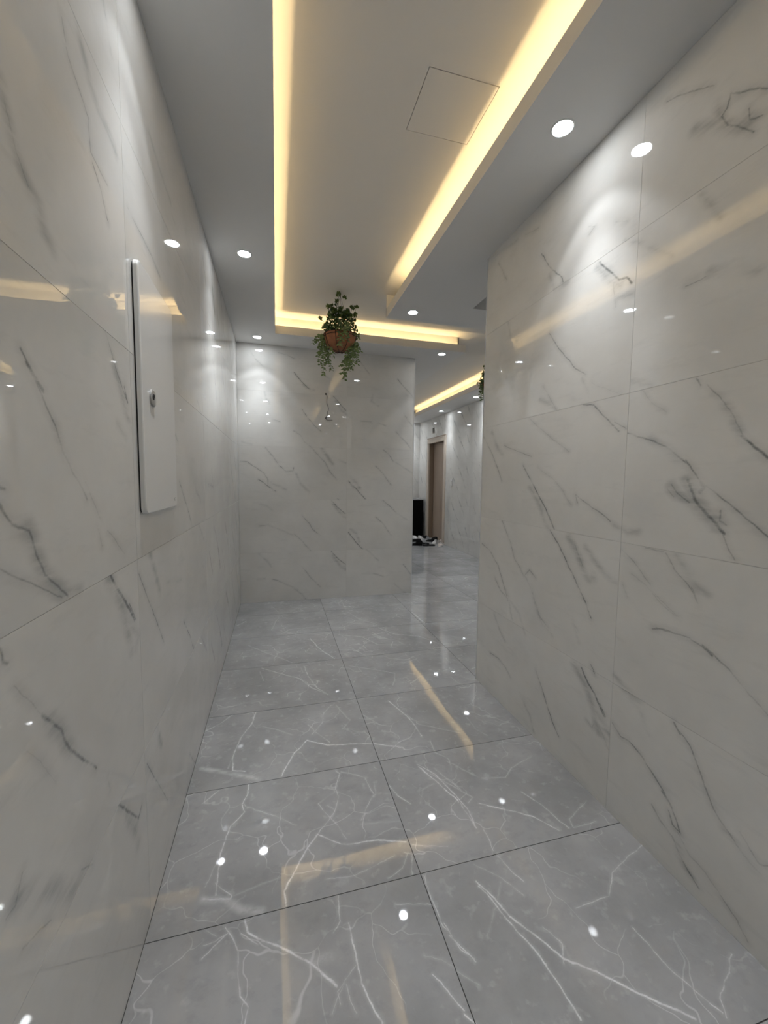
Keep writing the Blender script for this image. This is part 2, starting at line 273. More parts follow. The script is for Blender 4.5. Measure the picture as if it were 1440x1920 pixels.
veins_floor += parse((380, 1100), 2.3226, '''455 668 400 720 360 780 340 825:.9; 455 668 540 690 640 683 740 683 860 695:.9; 560 515 525 550 520 590 480 640:.55; 580 515 620 560 640 580 610 620:.45; 460 600 550 680:.5; 255 355 350 380 420 400 480 440 540 468:.7; 440 340 460 390 500 440 545 470:.7; 250 370 265 410:.5; 540 338 640 345 760 365 840 375 830 430:.5; 470 225 500 260 530 285 575 312:.8; 200 255 280 290 390 330:.5; 320 145 300 190:.5; 300 85 330 110:.5;
345 205 380 185 450 178 530 172:.5; 600 55 630 110 680 140 760 165:.5; 150 170 190 150:.6; 230 545 215 600 165 660 130 740 130 800 180 805:.75; 130 560 70 600 10 630:.65; 130 740 110 790:.45; 0 790 60 800 130 820 240 838:.8w; 245 603 310 625 390 645:.45; 810 498 850 535 900 575 930 610 955 650:.8; 850 530 940 600 1050 620 1120 635:.45; 690 555 770 600:.45; 1150 570 1190 620 1240 650:.4; 940 785 1000 830 1060 880 1110 929:.85; 990 670 1010 720 1070 750 1080 800:.5; 1060 760 1130 790 1200 830:.45; 1430 740 1340 790 1320 830 1220 835:.5; 910 110 960 150 1010 195:.7; 1190 145 1120 180 1030 195:.45; 1110 90 1130 120 1180 135:.5''', FL)
veins_floor += parse((220, 1400), 1.1803, '''795 300 840 345 880 385 940 430 990 470 1050 500 1120 530 1200 560 1280 600:.95; 800 310 850 360 900 420 950 480 990 550 1030 605:.85; 940 400 985 440 990 480:.6; 1140 400 1190 450 1230 500 1300 560 1340 590:.7; 1360 460 1350 520 1335 560 1350 600:.6; 1160 215 1130 250 1095 280 1090 330 1015 358:.6; 800 125 850 140 920 155 980 185:.85; 895 100 940 130 1000 180:.6; 1040 120 1000 160 1010 180 1060 165:.5;
790 260 850 290 900 330:.5; 810 180 830 230 870 270 900 300:.65; 850 300 830 370 820 420:.35; 665 40 700 60 740 100 775 135 795 180:.75; 700 50 760 95:.5; 720 390 760 450 790 470:.65''', FL)
# the tile print that repeats on the farther walls
PRINT_W = [(-.35, .2, -.22, .02, .5), (-.22, .02, -.10, -.1, .6), (-.45, -.05, -.36, -.2, .5), (.02, .24, .12, .12, .5), (.12, .12, .3, -.08, .55), (.3, -.08, .36, -.2, .4), (.4, .22, .5, .05, .6), (-.05, -.15, .05, -.25, .7)]
PRINT_WW = [(.12, .12, .2, .04, .7), (-.22, .02, -.15, -.06, .8), (.4, .2, .45, .1, .6)]
PRINT_W2 = [(-.5, .1, -.38, -.06, .6), (-.3, .25, -.15, .1, .4), (-.15, .1, -.02, -.1, .7), (.1, .0, .25, -.18, .5), (.3, .2, .42, .08, .7), (.42, .08, .55, -.12, .4)]
PRINT_WW2 = [(-.1, .04, -.02, -.1, .8), (.3, .2, .4, .1, .6)]
PRINT_F = [(-.4, .2, -.2, .1, .7), (-.2, .1, -.1, -.1, .6), (-.1, -.1, .1, -.15, .5), (.0, .28, .1, .1, .8), (.1, .1, .3, .0, .7), (.3, .0, .42, -.2, .6), (-.35, -.1, -.25, -.28, .5), (-.2, .1, .0, .15, .4)]
PRINT_F2 = [(-.42, -.1, -.2, -.02, .7), (-.2, -.02, .0, -.2, .7), (.0, -.2, .1, -.29, .5), (-.2, -.02, -.05, .2, .5), (.15, .25, .25, .05, .7), (.25, .05, .42, .0, .5), (.25, .05, .2, -.2, .4)]
_gen = {}
def generic(style, axis, k, flip=1):
    key = (style, axis, k, flip)
    if key not in _gen:
        if style == 'wall': s, ws = ((PRINT_W, PRINT_WW), (PRINT_W2, PRINT_WW2))[k]
        else: s, ws = ((PRINT_F, []), (PRINT_F2, []))[k]
        s = [(a*flip, b, c*flip, d, e) for a, b, c, d, e in s]; ws = [(a*flip, b, c*flip, d, e) for a, b, c, d, e in ws]
        _gen[key] = marble(f'{style}_marble_print_{"ab"[k]}_{"xyz"[axis]}', s, ws, axis, style, flip)
    return _gen[key]

_tm = {}
def tiles(parent, axis, plane, dirn, us, vs, veins, style, gap, name='tile'):
    """one object per tile; front face on the plane, 4 mm thick, joints recessed"""
    tu, tv = {0: (1, 2), 1: (0, 2), 2: (0, 1)}[axis]; TH = .0012
    cnt = 0; fl_ = -1 if (axis == 0 and dirn < 0) else 1
    for i, (u0, u1) in enumerate(zip(us, us[1:])):
        for j, (v0, v1) in enumerate(zip(vs, vs[1:])):
            key = (axis, dirn, round(u1-u0, 4), round(v1-v0, 4), gap)
            if key not in _tm:
                bm = bmesh.new(); lo = [0, 0, 0]; hi = [0, 0, 0]
                lo[tu], hi[tu] = -(u1-u0)/2+gap/2, (u1-u0)/2-gap/2; lo[tv], hi[tv] = -(v1-v0)/2+gap/2, (v1-v0)/2-gap/2
                lo[axis], hi[axis] = (-TH, 0) if dirn > 0 else (0, TH)
                box(bm, lo[0], hi[0], lo[1], hi[1], lo[2], hi[2])
                _tm[key] = mesh_of(bm, name); _tm[key].materials.append(None)
            o = bpy.data.objects.new(name, _tm[key]); COL.objects.link(o); o.parent = parent
            c = [0, 0, 0]; c[tu], c[tv], c[axis] = (u0+u1)/2, (v0+v1)/2, plane
            c = Vector(c); o.location = c-parent.location
            S, W = [], []
            for (A, B, s, wide) in veins:
                M = (A+B)/2
                if u0-.03 <= M[tu] <= u1+.03 and v0-.03 <= M[tv] <= v1+.03:
                    (W if wide else S).append((A[tu]-c[tu], A[tv]-c[tv], B[tu]-c[tu], B[tv]-c[tv], s))
            mt = marble('%s_marble_traced' % style, S, W, axis, style, fl_) if (S or W) else generic(style, axis, (i+j) % 2 if style == 'floor' else i % 2, fl_)
            o.material_slots[0].link = 'OBJECT'; o.material_slots[0].material = mt
            cnt += 1
    return cnt
def slab(name, x0, x1, y0, y1, z0, z1, mat):
    c = Vector(((x0+x1)/2, (y0+y1)/2, z0)); bm = bmesh.new()
    box(bm, x0-c.x, x1-c.x, y0-c.y, y1-c.y, 0, z1-z0)
    return props(obj(name, bm, mat, loc=c), kind='structure')

# ------------------------------------------------------------------ structure: walls, floor, ceiling
G = .0012; TOPZ = 3.2
RZ = [0, .565, 1.165, 1.765, 2.375, H]
def ys(a, b, ref, step=1.2):
    k = math.ceil((a-ref)/step+1e-6); out = [a]
    while ref+k*step < b-.02:
        if ref+k*step > a+.02: out.append(ref+k*step)
        k += 1
    return out+[b]
wl = slab('wall_left', XL-.15, XL-G, YB, YE+.15, -.05, TOPZ, GROUT_W)
tiles(wl, 0, XL, 1, ys(YB, YE, 1.33), RZ, veins_left, 'wall', .0014)
wr = slab('wall_right', XR+G, XR+.15, YB, YC-G, -.05, TOPZ, GROUT_W)
tiles(wr, 0, XR, -1, ys(YB, YC, 1.335), RZ, veins_right, 'wall', .0014)
we = slab('wall_end', XL-G, XE-G, YE+G, YE+.15, -.05, TOPZ, GROUT_W)
tiles(we, 1, YE, -1, [XL, .80, XE], [0, .572, 1.172, 1.772, 2.372, H], veins_end, 'wall', .0016)
wret = slab('wall_end_return', XE-.15, XE-G, YE+.15, YF, -.05, TOPZ, GROUT_W)
tiles(wret, 0, XE, 1, ys(YE, YF, YE+1.2), RZ, [], 'wall', .002)
wrr = slab('wall_right_return', XR+.15, XF+.15, YC-.15, YC-G, -.05, TOPZ, GROUT_W)
tiles(wrr, 1, YC, 1, [XR, 2.56, XF], RZ, [], 'wall', .002)
DY0, DY1, DZ = 8.2, 9.3, 2.41           # lift surround, outer
bm = bmesh.new()
for (a, b, c, d_) in ((YC, DY0+.06, -.05, TOPZ), (DY1-.06, YF, -.05, TOPZ), (DY0+.06, DY1-.06, DZ-.06, TOPZ)): box(bm, G, .15, a, b, c, d_)
box(bm, .15, .32, YC, YF, -.05, TOPZ)
wf = props(obj('wall_corridor_right', bm, GROUT_W, loc=(XF, 0, 0)), kind='structure')
for (a, b, z0, zs) in ((YC, DY0, 0, RZ), (DY1, YF, 0, RZ), (DY0, DY1, DZ, [DZ, H])):
    tiles(wf, 0, XF, -1, ys(a, b, 8.2), zs, [], 'wall', .002)
wb = slab('wall_far', XE-.15, XF+.3, YF+G, YF+.15, -.05, TOPZ, GROUT_W)
tiles(wb, 1, YF, -1, [XE, 2.4, XF], RZ, [], 'wall', .002)
wk = slab('wall_behind', XL-.15, XR+.15, YB-.15, YB-G, -.05, TOPZ, GROUT_W)
tiles(wk, 1, YB, 1, [XL, .48, XR], RZ, [], 'wall', .002)

fs = slab('floor', XL-.15, XF+.3, YB-.15, YF+.15, -.12, -G, GROUT_F)
CX = [XL, .4868, 1.3765, 2.266, 3.156, XF]
RY = [YB]+[1.2597+.6*k for k in range(-6, 15)]+[YF]
for i in range(5):
    rows = [y for y in RY]
    if i == 2: rows = [y for y in rows if y > YC-.8]; 
    if i >= 3: rows = [YC]+[y for y in rows if y > YC+.05]
    tiles(fs, 2, 0, 1, CX[i:i+2], rows, veins_floor, 'floor', .0028)

# ceiling: soffits with lips, cove troughs, raised tray
bm = bmesh.new(); T = .015
RX0, RX1, RYY0, RYY1 = 1.63, 2.3, 2.62, 3.243
for r in ((XL, TX0, YB, YE), (TX0, XE, TYF, YE), (XE, TX2, TYF, YF), (TX1, XR, YB, YC), (TX1, RX0, YC, TYI), (RX0, RX1, YC, RYY0), (RX0, RX1, RYY1, TYI), (RX1, XF, YC, TYI),
          (TX3, XF, TYI, YF), (TX2, TX3, TYE, YF), (TX0, TX1, YB, TYB)):
    box(bm, r[0], r[1], r[2], r[3], H, H+T)
# recess in the island soffit (boxed, closed)
box(bm, RX0-.01, RX0, RYY0, RYY1, H+T, H+.16); box(bm, RX1, RX1+.01, RYY0, RYY1, H+T, H+.16)
box(bm, RX0, RX1, RYY0-.01, RYY0, H+T, H+.16); box(bm, RX0, RX1, RYY1, RYY1+.01, H+T, H+.16); box(bm, RX0, RX1, RYY0, RYY1, H+.15, H+.16)
props(obj('ceiling', bm, PAINT), kind='structure')
# lips around the tray and trough backs
bm = bmesh.new()
LW_, TB = .015, .11
def lipx(x, y0, y1, s):      # lip along Y, soffit lies on side s
    box(bm, min(x, x+s*LW_), max(x, x+s*LW_), y0, y1, H+T, ZLIP)
    xb = x+s*TB; box(bm, min(xb, xb+s*.012), max(xb, xb+s*.012), y0-(.1 if s else 0), y1+.1, H+T, ZT)
def lipy(y, x0, x1, s):
    box(bm, x0, x1, min(y, y+s*LW_), max(y, y+s*LW_), H+T, ZLIP)
    yb = y+s*TB; box(bm, x0-.1, x1+.1, min(yb, yb+s*.012), max(yb, yb+s*.012), H+T, ZT)
lipx(TX0, TYB, TYF, -1)
box(bm, TX0, TX2, TYF, TYF+LW_, H+T, ZLIP); box(bm, TX0-TB-.012, TX2-.035, TYF+TB, TYF+TB+.012, H+T, ZT)
box(bm, TX1, TX1+LW_, TYB, TYI, H+T, ZLIP); box(bm, TX1+TB, TX1+TB+.012, TYB-.1, TYI-.0, H+T, ZT)
box(bm, TX1, TX3, TYI-LW_, TYI, H+T, ZT)                    # plain island end, no trough
box(bm, TX2-LW_, TX2, TYF+LW_, TYE, H+T, ZLIP); box(bm, TX2-.047, TX2-.035, TYF+TB, TYE+.1, H+T, ZT)                    # plain side of the corridor tray
box(bm, TX3, TX3+LW_, TYI, TYE, H+T, ZLIP); box(bm, TX3+TB, TX3+TB+.012, TYI-.1, TYE+.1, H+T, ZT)
box(bm, TX2-.035, TX3, TYE, TYE+LW_, H+T, ZT)
box(bm, TX0, TX1, TYB-LW_, TYB, H+T, ZT)
props(obj('trim_1', bm, PAINT_T), kind='structure')
HX0, HX1, HY0, HY1 = .612, .930, 1.657, 1.965
bm = bmesh.new()
X0, X1, Y0, Y1 = XL-.15, XF+.3, YB-.15, YF+.15
for r in ((X0, HX0, Y0, Y1), (HX1, X1, Y0, Y1), (HX0, HX1, Y0, HY0), (HX0, HX1, HY1, Y1)): box(bm, *r, ZT, ZT+.03)
props(obj('ceiling_tray', bm, PAINT_T), kind='structure')
bm = bmesh.new(); e = .0030
box(bm, HX0+e, HX1-e*.6, HY0+e*1.6, HY1-e*.5, 0, .02)
o = obj('access_hatch', bm, PAINT_T, loc=(0, 0, ZT+.001))
props(o, 'square flush access panel outlined by a thin dark gap in the raised ceiling', 'access panel')
bm = bmesh.new(); box(bm, HX0-.02, HX1+.02, HY0-.02, HY1+.02, ZT+.03, ZT+.035)
props(obj('ceiling_hatch_back', bm, BLACKG), kind='structure')

# corner trims
def trimstrip(name, x, y, sx, sy):
    bm = bmesh.new(); r = .006
    pts = [(0, 0), (sx*r, 0), (sx*r*.9, sy*r*.45), (sx*r*.45, sy*r*.9), (0, sy*r)]
    lo = [bm.verts.new((a, b, 0)) for a, b in pts]; hi = [bm.verts.new((a, b, H)) for a, b in pts]
    n = len(pts)
    for k in range(n): bm.faces.new((lo[k], lo[(k+1) % n], hi[(k+1) % n], hi[k]))
    bm.faces.new(lo[::-1]); bm.faces.new(hi)
    props(obj(name, bm, TRIM, loc=(x, y, 0)), kind='structure')
trimstrip('trim_2', XE-G, YE+G, 1, -1)
trimstrip('trim_3', XR+G, YC-G, -1, 1)

# ------------------------------------------------------------------ cove LED strips
led_mat = emis('led_tape', LED_COL, 6)
led_root = empty('led_strip', (0, 0, 2.897))
props(led_root, 'warm white LED tape laid in the ceiling cove around the raised trays', 'led strip')
def led(x0, x1, y0, y1):
    bm = bmesh.new(); box(bm, x0, x1, y0, y1, 0, .003)
    obj('tape', bm, led_mat, led_root)
    L_ = max(x1-x0, y1-y0); n = max(1, round(L_/1.5))
    for k in range(n):
        ld = bpy.data.lights.new('led_light', 'AREA'); ld.shape = 'RECTANGLE'; ld.color = LED_COL
        ln = L_/n
        cx, cy = (x0+x1)/2, (y0+y1)/2
        if x1-x0 > y1-y0: ld.size, ld.size_y = ln, .008; cx = x0+ln*(k+.5)
        else: ld.size, ld.size_y = .008, ln; cy = y0+ln*(k+.5)
        ld.energy = LED_W*ln
        lo = bpy.data.objects.new('led_light', ld); COL.objects.link(lo); lo.location = (cx, cy, 2.902); lo.rotation_euler = (math.pi, 0, 0)
D = LW_+.035
led(TX0-D-.005, TX0-D+.005, TYB, TYF+D); led(TX0-D+.01, TX2-.045, TYF+D-.005, TYF+D+.005)
led(TX1+D-.011, TX1+D-.001, TYB, TYI-.35); led(TX3+D-.005, TX3+D+.005, TYI+.05, TYE)

# ------------------------------------------------------------------ downlights
lens = emis('downlight_lens', (.90, .95, 1), DISC_E)
bm = bmesh.new(); lathe(bm, [(.038, .0), (.041, -.003), (.046, -.003), (.048, 0), (.048, .002), (.038, .002)], 32, closed=True)
ring_me = mesh_of(bm, 'trim_ring', WHITE_P, True)
bm = bmesh.new(); rg = lathe(bm, [(.0385, -.001), (.0385, .001)], 32); bm.faces.new(rg[0]); bm.faces.new(rg[1])
lens_me = mesh_of(bm, 'lens', lens)
dl = [
 (1.161, 1.544, 'white round downlight nearest the camera, beside the right marble wall'),
 (-.187, 2.902, 'white round downlight in the left ceiling strip, midway along the left wall'),
 (-.177, 4.502, 'white round downlight above the left corner of the end wall'),
 (1.167, 3.466, 'white round downlight at the far tip of the ceiling to the right of the cove'),
 (1.865, 4.472, 'white round downlight above the right-hand edge of the end wall'),
 (3.380, 6.52, 'nearer downlight over the lift corridor, beside the second hanging plant'),
 (3.366, 8.03, 'farther downlight over the lift corridor, in front of the lift'),
 (-.186, 1.36, 'downlight just above the top edge of the picture on the left ceiling strip'),
  (-.186, -.2, 'downlight behind the camera over the left wall, nearer one'), (1.161, -.1, 'downlight behind the camera over the right wall, nearer one'),
 (-.186, -1.75, 'downlight behind the camera over the left wall, farther one'), (1.161, -1.6, 'downlight behind the camera over the right wall, farther one'),
 (1.865, 6.0, 'downlight hidden behind the end wall, first along its return'), (1.865, 7.5, 'downlight hidden behind the end wall, second along its return'),
 (1.865, 9.1, 'downlight hidden behind the end wall, last before the far wall'), (3.0, 3.2, 'downlight hidden behind the right wall, in the lobby ceiling'),
 (3.24, 9.70, 'downlight over the black cabinet, hidden behind the end wall'), (2.3, 9.70, 'unseen downlight added to brighten the far corridor, left of the one over the black cabinet'), (3.37, 4.9, 'downlight over the lift corridor hidden behind the right wall')]  # middle entry: unseen lamp added to brighten the far end of the corridor
for (x, y, lab) in dl:
    r = empty('downlight', (x, y, H))
    props(r, lab or 'round white recessed downlight outside the picture', 'downlight', 'downlights recessed in the dropped ceiling')
    obj('trim_ring', ring_me, parent=r); obj('lens', lens_me, parent=r)
    for pw_, ang, bl in ((SPOT_W, 88, .3), (CORE_W, 64, 1.0)):
        ld = bpy.data.lights.new('spot', 'SPOT'); ld.energy = pw_; ld.color = SPOT_COL; ld.spot_size = math.radians(ang); ld.spot_blend = bl; ld.shadow_soft_size = .02
        lo = bpy.data.objects.new('spot', ld); COL.objects.link(lo); lo.location = (x, y, H-.012)

# ------------------------------------------------------------------ electrical panel on the left wall
PY0, PY1, PZ0, PZ1 = 1.368, 1.765, 1.296, 2.045
t = empty('electrical_panel', (XL, (PY0+PY1)/2, (PZ0+PZ1)/2))
props(t, 'tall white metal panel cover with rounded corners and a small lock on the left wall', 'electrical panel')
def plate(x0, x1, hw, hh, r, mat, name, inset=0.0, bev=.0):
    bm = bmesh.new(); prof = rrect(hw, hh, r, 6)
    rings = []
    for xx, k in ((x0, 0), (x1-bev, 0), (x1-bev*.3, bev*.35), (x1, bev)):
        rings.append([bm.verts.new((xx, a*(1-k/hw), b*(1-k/hh))) for a, b in prof])
    n = len(prof)
    for A, B in zip(rings, rings[1:]):
        for k in range(n): bm.faces.new((A[k], A[(k+1) % n], B[(k+1) % n], B[k]))
    bm.faces.new(rings[0]); bm.faces.new(rings[-1])
    return obj(name, bm, mat, t)
hw, hh = (PY1-PY0)/2, (PZ1-PZ0)/2
plate(0, .0045, hw-.004, hh-.004, .018, BLACKG, 'rubber_seal')
c = plate(.0045, .019, hw, hh, .022, WHITE_P, 'cover', bev=.004)
lk = hit(285, 746, 0, XL+.02)-t.location
bm = bmesh.new()      # lock escutcheon: round towards the camera, squarer away
pf = []
for i in range(24):
    a = 2*math.pi*i/24; ca, sa = math.cos(a), math.sin(a)
    if ca < 0: pf.append((ca*.025, sa*.026))
    else: pf.append((math.copysign(abs(ca)**.45, ca)*.027, math.copysign(abs(sa)**.6, sa)*.026))
r0 = [bm.verts.new((0, a, b)) for a, b in pf]; r1 = [bm.verts.new((.005, a, b)) for a, b in pf]; r2 = [bm.verts.new((.0065, a*.86, b*.86)) for a, b in pf]
for A, B in ((r0, r1), (r1, r2)):
    for k in range(24): bm.faces.new((A[k], A[(k+1) % 24], B[(k+1) % 24], B[k]))
bm.faces.new(r2); bm.faces.new(r0)
lo_ = obj('lock', bm, CHROME, t, loc=(.019, lk.y, lk.z)); lo_['label'] = 'satin grey lock plate'
bm = bmesh.new(); rg = lathe(bm, [(.009, 0), (.009, .002), (.007, .0025), (.0065, .001)], 20); bm.faces.new(rg[-1]); bm.faces.new(rg[0])
bm.transform(Matrix.Rotation(math.pi/2, 4, 'Y'))
kh = obj('keyhole', bm, simple('dark_keyway', (.06, .055, .05), .4, .6), lo_, loc=(.0065, -.003, .002))
bm = bmesh.new()
for (a, b, c_, d_) in ((-.012, -.009, -.006, .006), (-.009, .006, -.006, -.003), (.006, .009, -.006, -.002), (.005, .009, .003, .006), (.000, .003, .0035, .006)): box(bm, 0, .0006, a, b, c_, d_)
o = obj('emblem', bm, simple('grey_print', (.30, .30, .29), .5), t, loc=(.019, hw-.035, -hh+.030)); o['label'] = 'small grey printed mark'

# ------------------------------------------------------------------ wire on the end wall
WIRE = simple('dark_wire', (.05, .042, .035), .55)
cp = [(390, 325), (440, 430), (432, 560), (425, 720), (455, 830), (495, 930), (500, 1030), (465, 1150), (440, 1280), (400, 1370), (385, 1440), (420, 1490), (500, 1520), (600, 1522), (690, 1500)]
P = [hit(595+a/24, 725+b/24, 1, YE-.012) for a, b in cp]
O = P[0].copy()
t = empty('dangling_wire', (O.x, YE, O.z)); props(t, 'thin dark wire dangling from a small hole in the marble end wall', 'wire')
bm = bmesh.new()
pp = [p-Vector((O.x, YE, O.z)) for p in P]; pp[0].y = 0; sm = []
for i in range(len(pp)-1):
    p0, p1, p2, p3 = pp[max(i-1, 0)], pp[i], pp[i+1], pp[min(i+2, len(pp)-1)]
    for k in range(4):
        s = k/4; sm.append(.5*((2*p1)+(p2-p0)*s+(2*p0-5*p1+4*p2-p3)*s*s+(3*p1-p0-3*p2+p3)*s**3))
sm.append(pp[-1]); tube(bm, sm, .0028, 8); obj('wire', bm, WIRE, t, True)
bm = bmesh.new(); rg = lathe(bm, [(.011, 0), (.011, .003), (.006, .003)], 14); bm.faces.new(rg[-1]); bm.faces.new(rg[0]); bm.transform(Matrix.Rotation(math.pi/2, 4, 'X'))
obj('wall_hole', bm, BLACKG, t)
bm = bmesh.new(); tube(bm, [pp[10]+Vector((.006*math.cos(a), -.004, .006+.010*math.sin(a))) for a in [k*.5 for k in range(13)]], .0024, 6); obj('wire_loop', bm, WIRE, t, True)

# ------------------------------------------------------------------ hanging baskets
LEAF_D = simple('leaf_dark', (.06, .11, .028), .5, noise=.5, scale=30)
LEAF_L = simple('leaf_light', (.15, .21, .07), .5, noise=.45, scale=30)
LEAF_S = simple('leaf_sprig', (.09, .14, .025), .5, noise=.5, scale=30)
STEM = simple('stem', (.06, .07, .03), .6)
COCO = simple('terracotta_basket', (.30, .12, .055), .75, noise=.25, scale=25, bump=.4)
IRON = simple('basket_wire', (.04, .02, .012), .6)
def leaf(bm, p, d, n_, ln, wd, lobes=False):
    d = d.normalized(); s = d.cross(n_).normalized(); n_ = s.cross(d)
    if not lobes:
        pts = [(0, 0, 0), (.35, .5, .08), (.7, .36, .04), (1, 0, -.12), (.7, -.36, .04), (.35, -.5, .08)]
        v = [bm.verts.new(p+d*ln*a+s*wd*b+n_*ln*c) for a, b, c in pts]; m_ = bm.verts.new(p+d*ln*.5)
        for k in range(6): bm.faces.new((m_, v[k], v[(k+1) % 6]))
    else:
        v = []
        for k in range(10):
            a = -math.pi+2*math.pi*k/10; r = (1 if k % 2 == 0 else .5)
            v.append(bm.verts.new(p+(d*(.45+.55*r*math.cos(a)))*ln+s*wd*.75*r*math.sin(a)+n_*ln*.12*(1-r)))
        m_ = bm.verts.new(p+d*ln*.45)
        for k in range(10): bm.faces.new((m_, v[k], v[(k+1) % 10]))
VR = Vector((math.cos(.15), -math.sin(.15), 0)); VF = Vector((math.sin(.15), math.cos(.15), 0))
def WP(cx, cy, depth=0.0): return VR*((cx-705)/1838)+Vector((0, 0, (850-cy)/1838))+VF*depth
def rv(rnd, z=0): return Vector((rnd.uniform(-1, 1), rnd.uniform(-1, 1), rnd.uniform(-1, 1)+z))
def hanging_plant(seed):
    rnd = random.Random(seed)
    t = empty('hanging_plant')
    R, DP = .146, .145
    prof = [(R*math.cos(a)**.72, -DP*math.sin(a)**1.1) for a in [k*math.pi/2/9 for k in range(9)]]+[(.004, -DP)]
    inn = [(r*.94, z+.006) for r, z in prof[::-1]]
    bm = bmesh.new(); rg = lathe(bm, prof+inn, 28); bk = obj('basket', bm, COCO, t, True); bk['label'] = 'round-bottomed terracotta brown basket'
    bm = bmesh.new()
    for k in range(8):
        a = 2*math.pi*k/8+.35
        tube(bm, [Vector((math.cos(a)*(r+.003), math.sin(a)*(r+.003), z-.001)) for r, z in prof], .0028, 5)
    for r, z in (prof[0], prof[1]):
        tube(bm, [Vector((math.cos(q)*(r+.003), math.sin(q)*(r+.003), z)) for q in [2*math.pi*j/24 for j in range(25)]], .0028, 5)
    obj('wire_frame', bm, IRON, t, True)
    for k in range(3):
        a = 2*math.pi*k/3+.5; bm = bmesh.new(); tube(bm, [Vector((math.cos(a)*R, math.sin(a)*R, 0)), Vector((0, 0, ZT-2.70-.03))], .0012, 5); obj('chain', bm, IRON, t)
    bm = bmesh.new(); tube(bm, [Vector((0, 0, ZT-2.70-.03)), Vector((0, 0, ZT-2.70))], .004, 6); obj('hook', bm, IRON, t)
    bm = bmesh.new(); rg = lathe(bm, [(.135, -.012), (.08, .01), (.01, .02)], 16); bm.faces.new(rg[-1]); obj('moss', bm, LEAF_D, t)
    # upright sprigs ending in lobed clusters
    tips = [(670, 225), (765, 262), (650, 350), (550, 372), (500, 418), (905, 345), (968, 360), (955, 475), (930, 575), (590, 432), (800, 505), (390, 640), (455, 700), (700, 480), (620, 520), (860, 540), (540, 500), (740, 600), (660, 620)]
    for (a, b) in tips:
        dd = rnd.uniform(-.07, .07); tip = WP(a, b, dd); root = Vector((tip.x*.45, tip.y*.45, .0))
        midp = (root+tip)/2+Vector((rnd.uniform(-.01, .01), rnd.uniform(-.01, .01), .015))
        bm = bmesh.new(); tube(bm, [root, midp, tip], .0016, 5)
        for k in range(9): leaf(bm, tip+rv(rnd)*.006, rv(rnd, .5), rv(rnd), rnd.uniform(.022, .032), rnd.uniform(.022, .034), True)
        for k in range(3):
            q = root.lerp(tip, rnd.uniform(.35, .8)); leaf(bm, q, rv(rnd, .3), rv(rnd), .026, .024, True)
        o = obj('sprig', bm, LEAF_S, t)
    # body foliage in the basket mouth
    bm = bmesh.new()
    for k in range(520):
        a = rnd.uniform(0, 2*math.pi); z = rnd.uniform(-.02, .23); r = (.155 if z < .05 else .14-.38*(z-.05))*math.sqrt(rnd.random())+.01
        leaf(bm, Vector((math.cos(a)*r, math.sin(a)*r, z)), rv(rnd), rv(rnd), rnd.uniform(.022, .036), rnd.uniform(.018, .03), rnd.random() < .5)
    o = obj('foliage', bm, LEAF_D, t); o['kind'] = 'stuff'
    # trailing vines: (start, end, depth)
    vn = [((420, 800), (345, 1180)), ((400, 820), (375, 1330)), ((430, 830), (430, 1500)), ((450, 900), (500, 1300)), ((470, 1000), (560, 1400)), ((400, 850), (265, 1010)), ((520, 1080), (600, 1230)), ((385, 900), (300, 930)),
          ((760, 780), (720, 1110)), ((800, 700), (820, 1010)), ((700, 800), (690, 1080)), ((860, 800), (790, 900)),
          ((900, 900), (740, 1500)), ((920, 950), (775, 1560)), ((930, 980), (850, 1420)), ((950, 980), (900, 1380)), ((960, 950), (985, 1320)), ((960, 980), (1050, 1080)), ((900, 1150), (700, 1360)), ((900, 860), (1000, 930)), ((870, 1150), (800, 1250))]
    for (s, e_) in vn:
        front = 650 < (s[0]+e_[0])/2 < 880 and e_[1] < 1150
        d0 = -.15 if front else rnd.uniform(-.10, .06)
        A, B = WP(*s, d0), WP(*e_, d0-.01)
        n = max(4, int((B-A).length/.018)); pts = []
        for k in range(n+1):
            s_ = k/n; q = A.lerp(B, s_); out = math.sin(s_*math.pi)*.012
            q += Vector((rnd.uniform(-.004, .004), rnd.uniform(-.004, .004), out)); pts.append(q)
        bm = bmesh.new(); tube(bm, pts, .0012, 4)
        for q in pts[1:]:
            for sd in (-1, 1):
                leaf(bm, q, VR*sd*rnd.uniform(.4, 1)+VF*rnd.uniform(-.7, .5)+Vector((0, 0, rnd.uniform(-1, .1))), rv(rnd)+VF*-1, rnd.uniform(.022, .034), rnd.uniform(.015, .022))
        obj('vine', bm, LEAF_L, t)
    return t
hp = hanging_plant(3)
bpos = hit(638, 625, 1, 3.72); hp.location = (bpos.x, 3.72, 2.70)
props(hp, 'trailing plant in a round brown basket hanging from the raised ceiling before the end wall', 'hanging plant', 'hanging plants in brown baskets')
h2 = hp.copy(); COL.objects.link(h2)
for ch in list(hp.children):
    c_ = ch.copy(); COL.objects.link(c_); c_.parent = h2; c_.matrix_parent_inverse.identity()
h2.location = (2.72, 4.80, 2.70); h2.rotation_euler.z = .35
h2['label'] = 'second hanging plant, mostly hidden by the corner of the right marble wall'

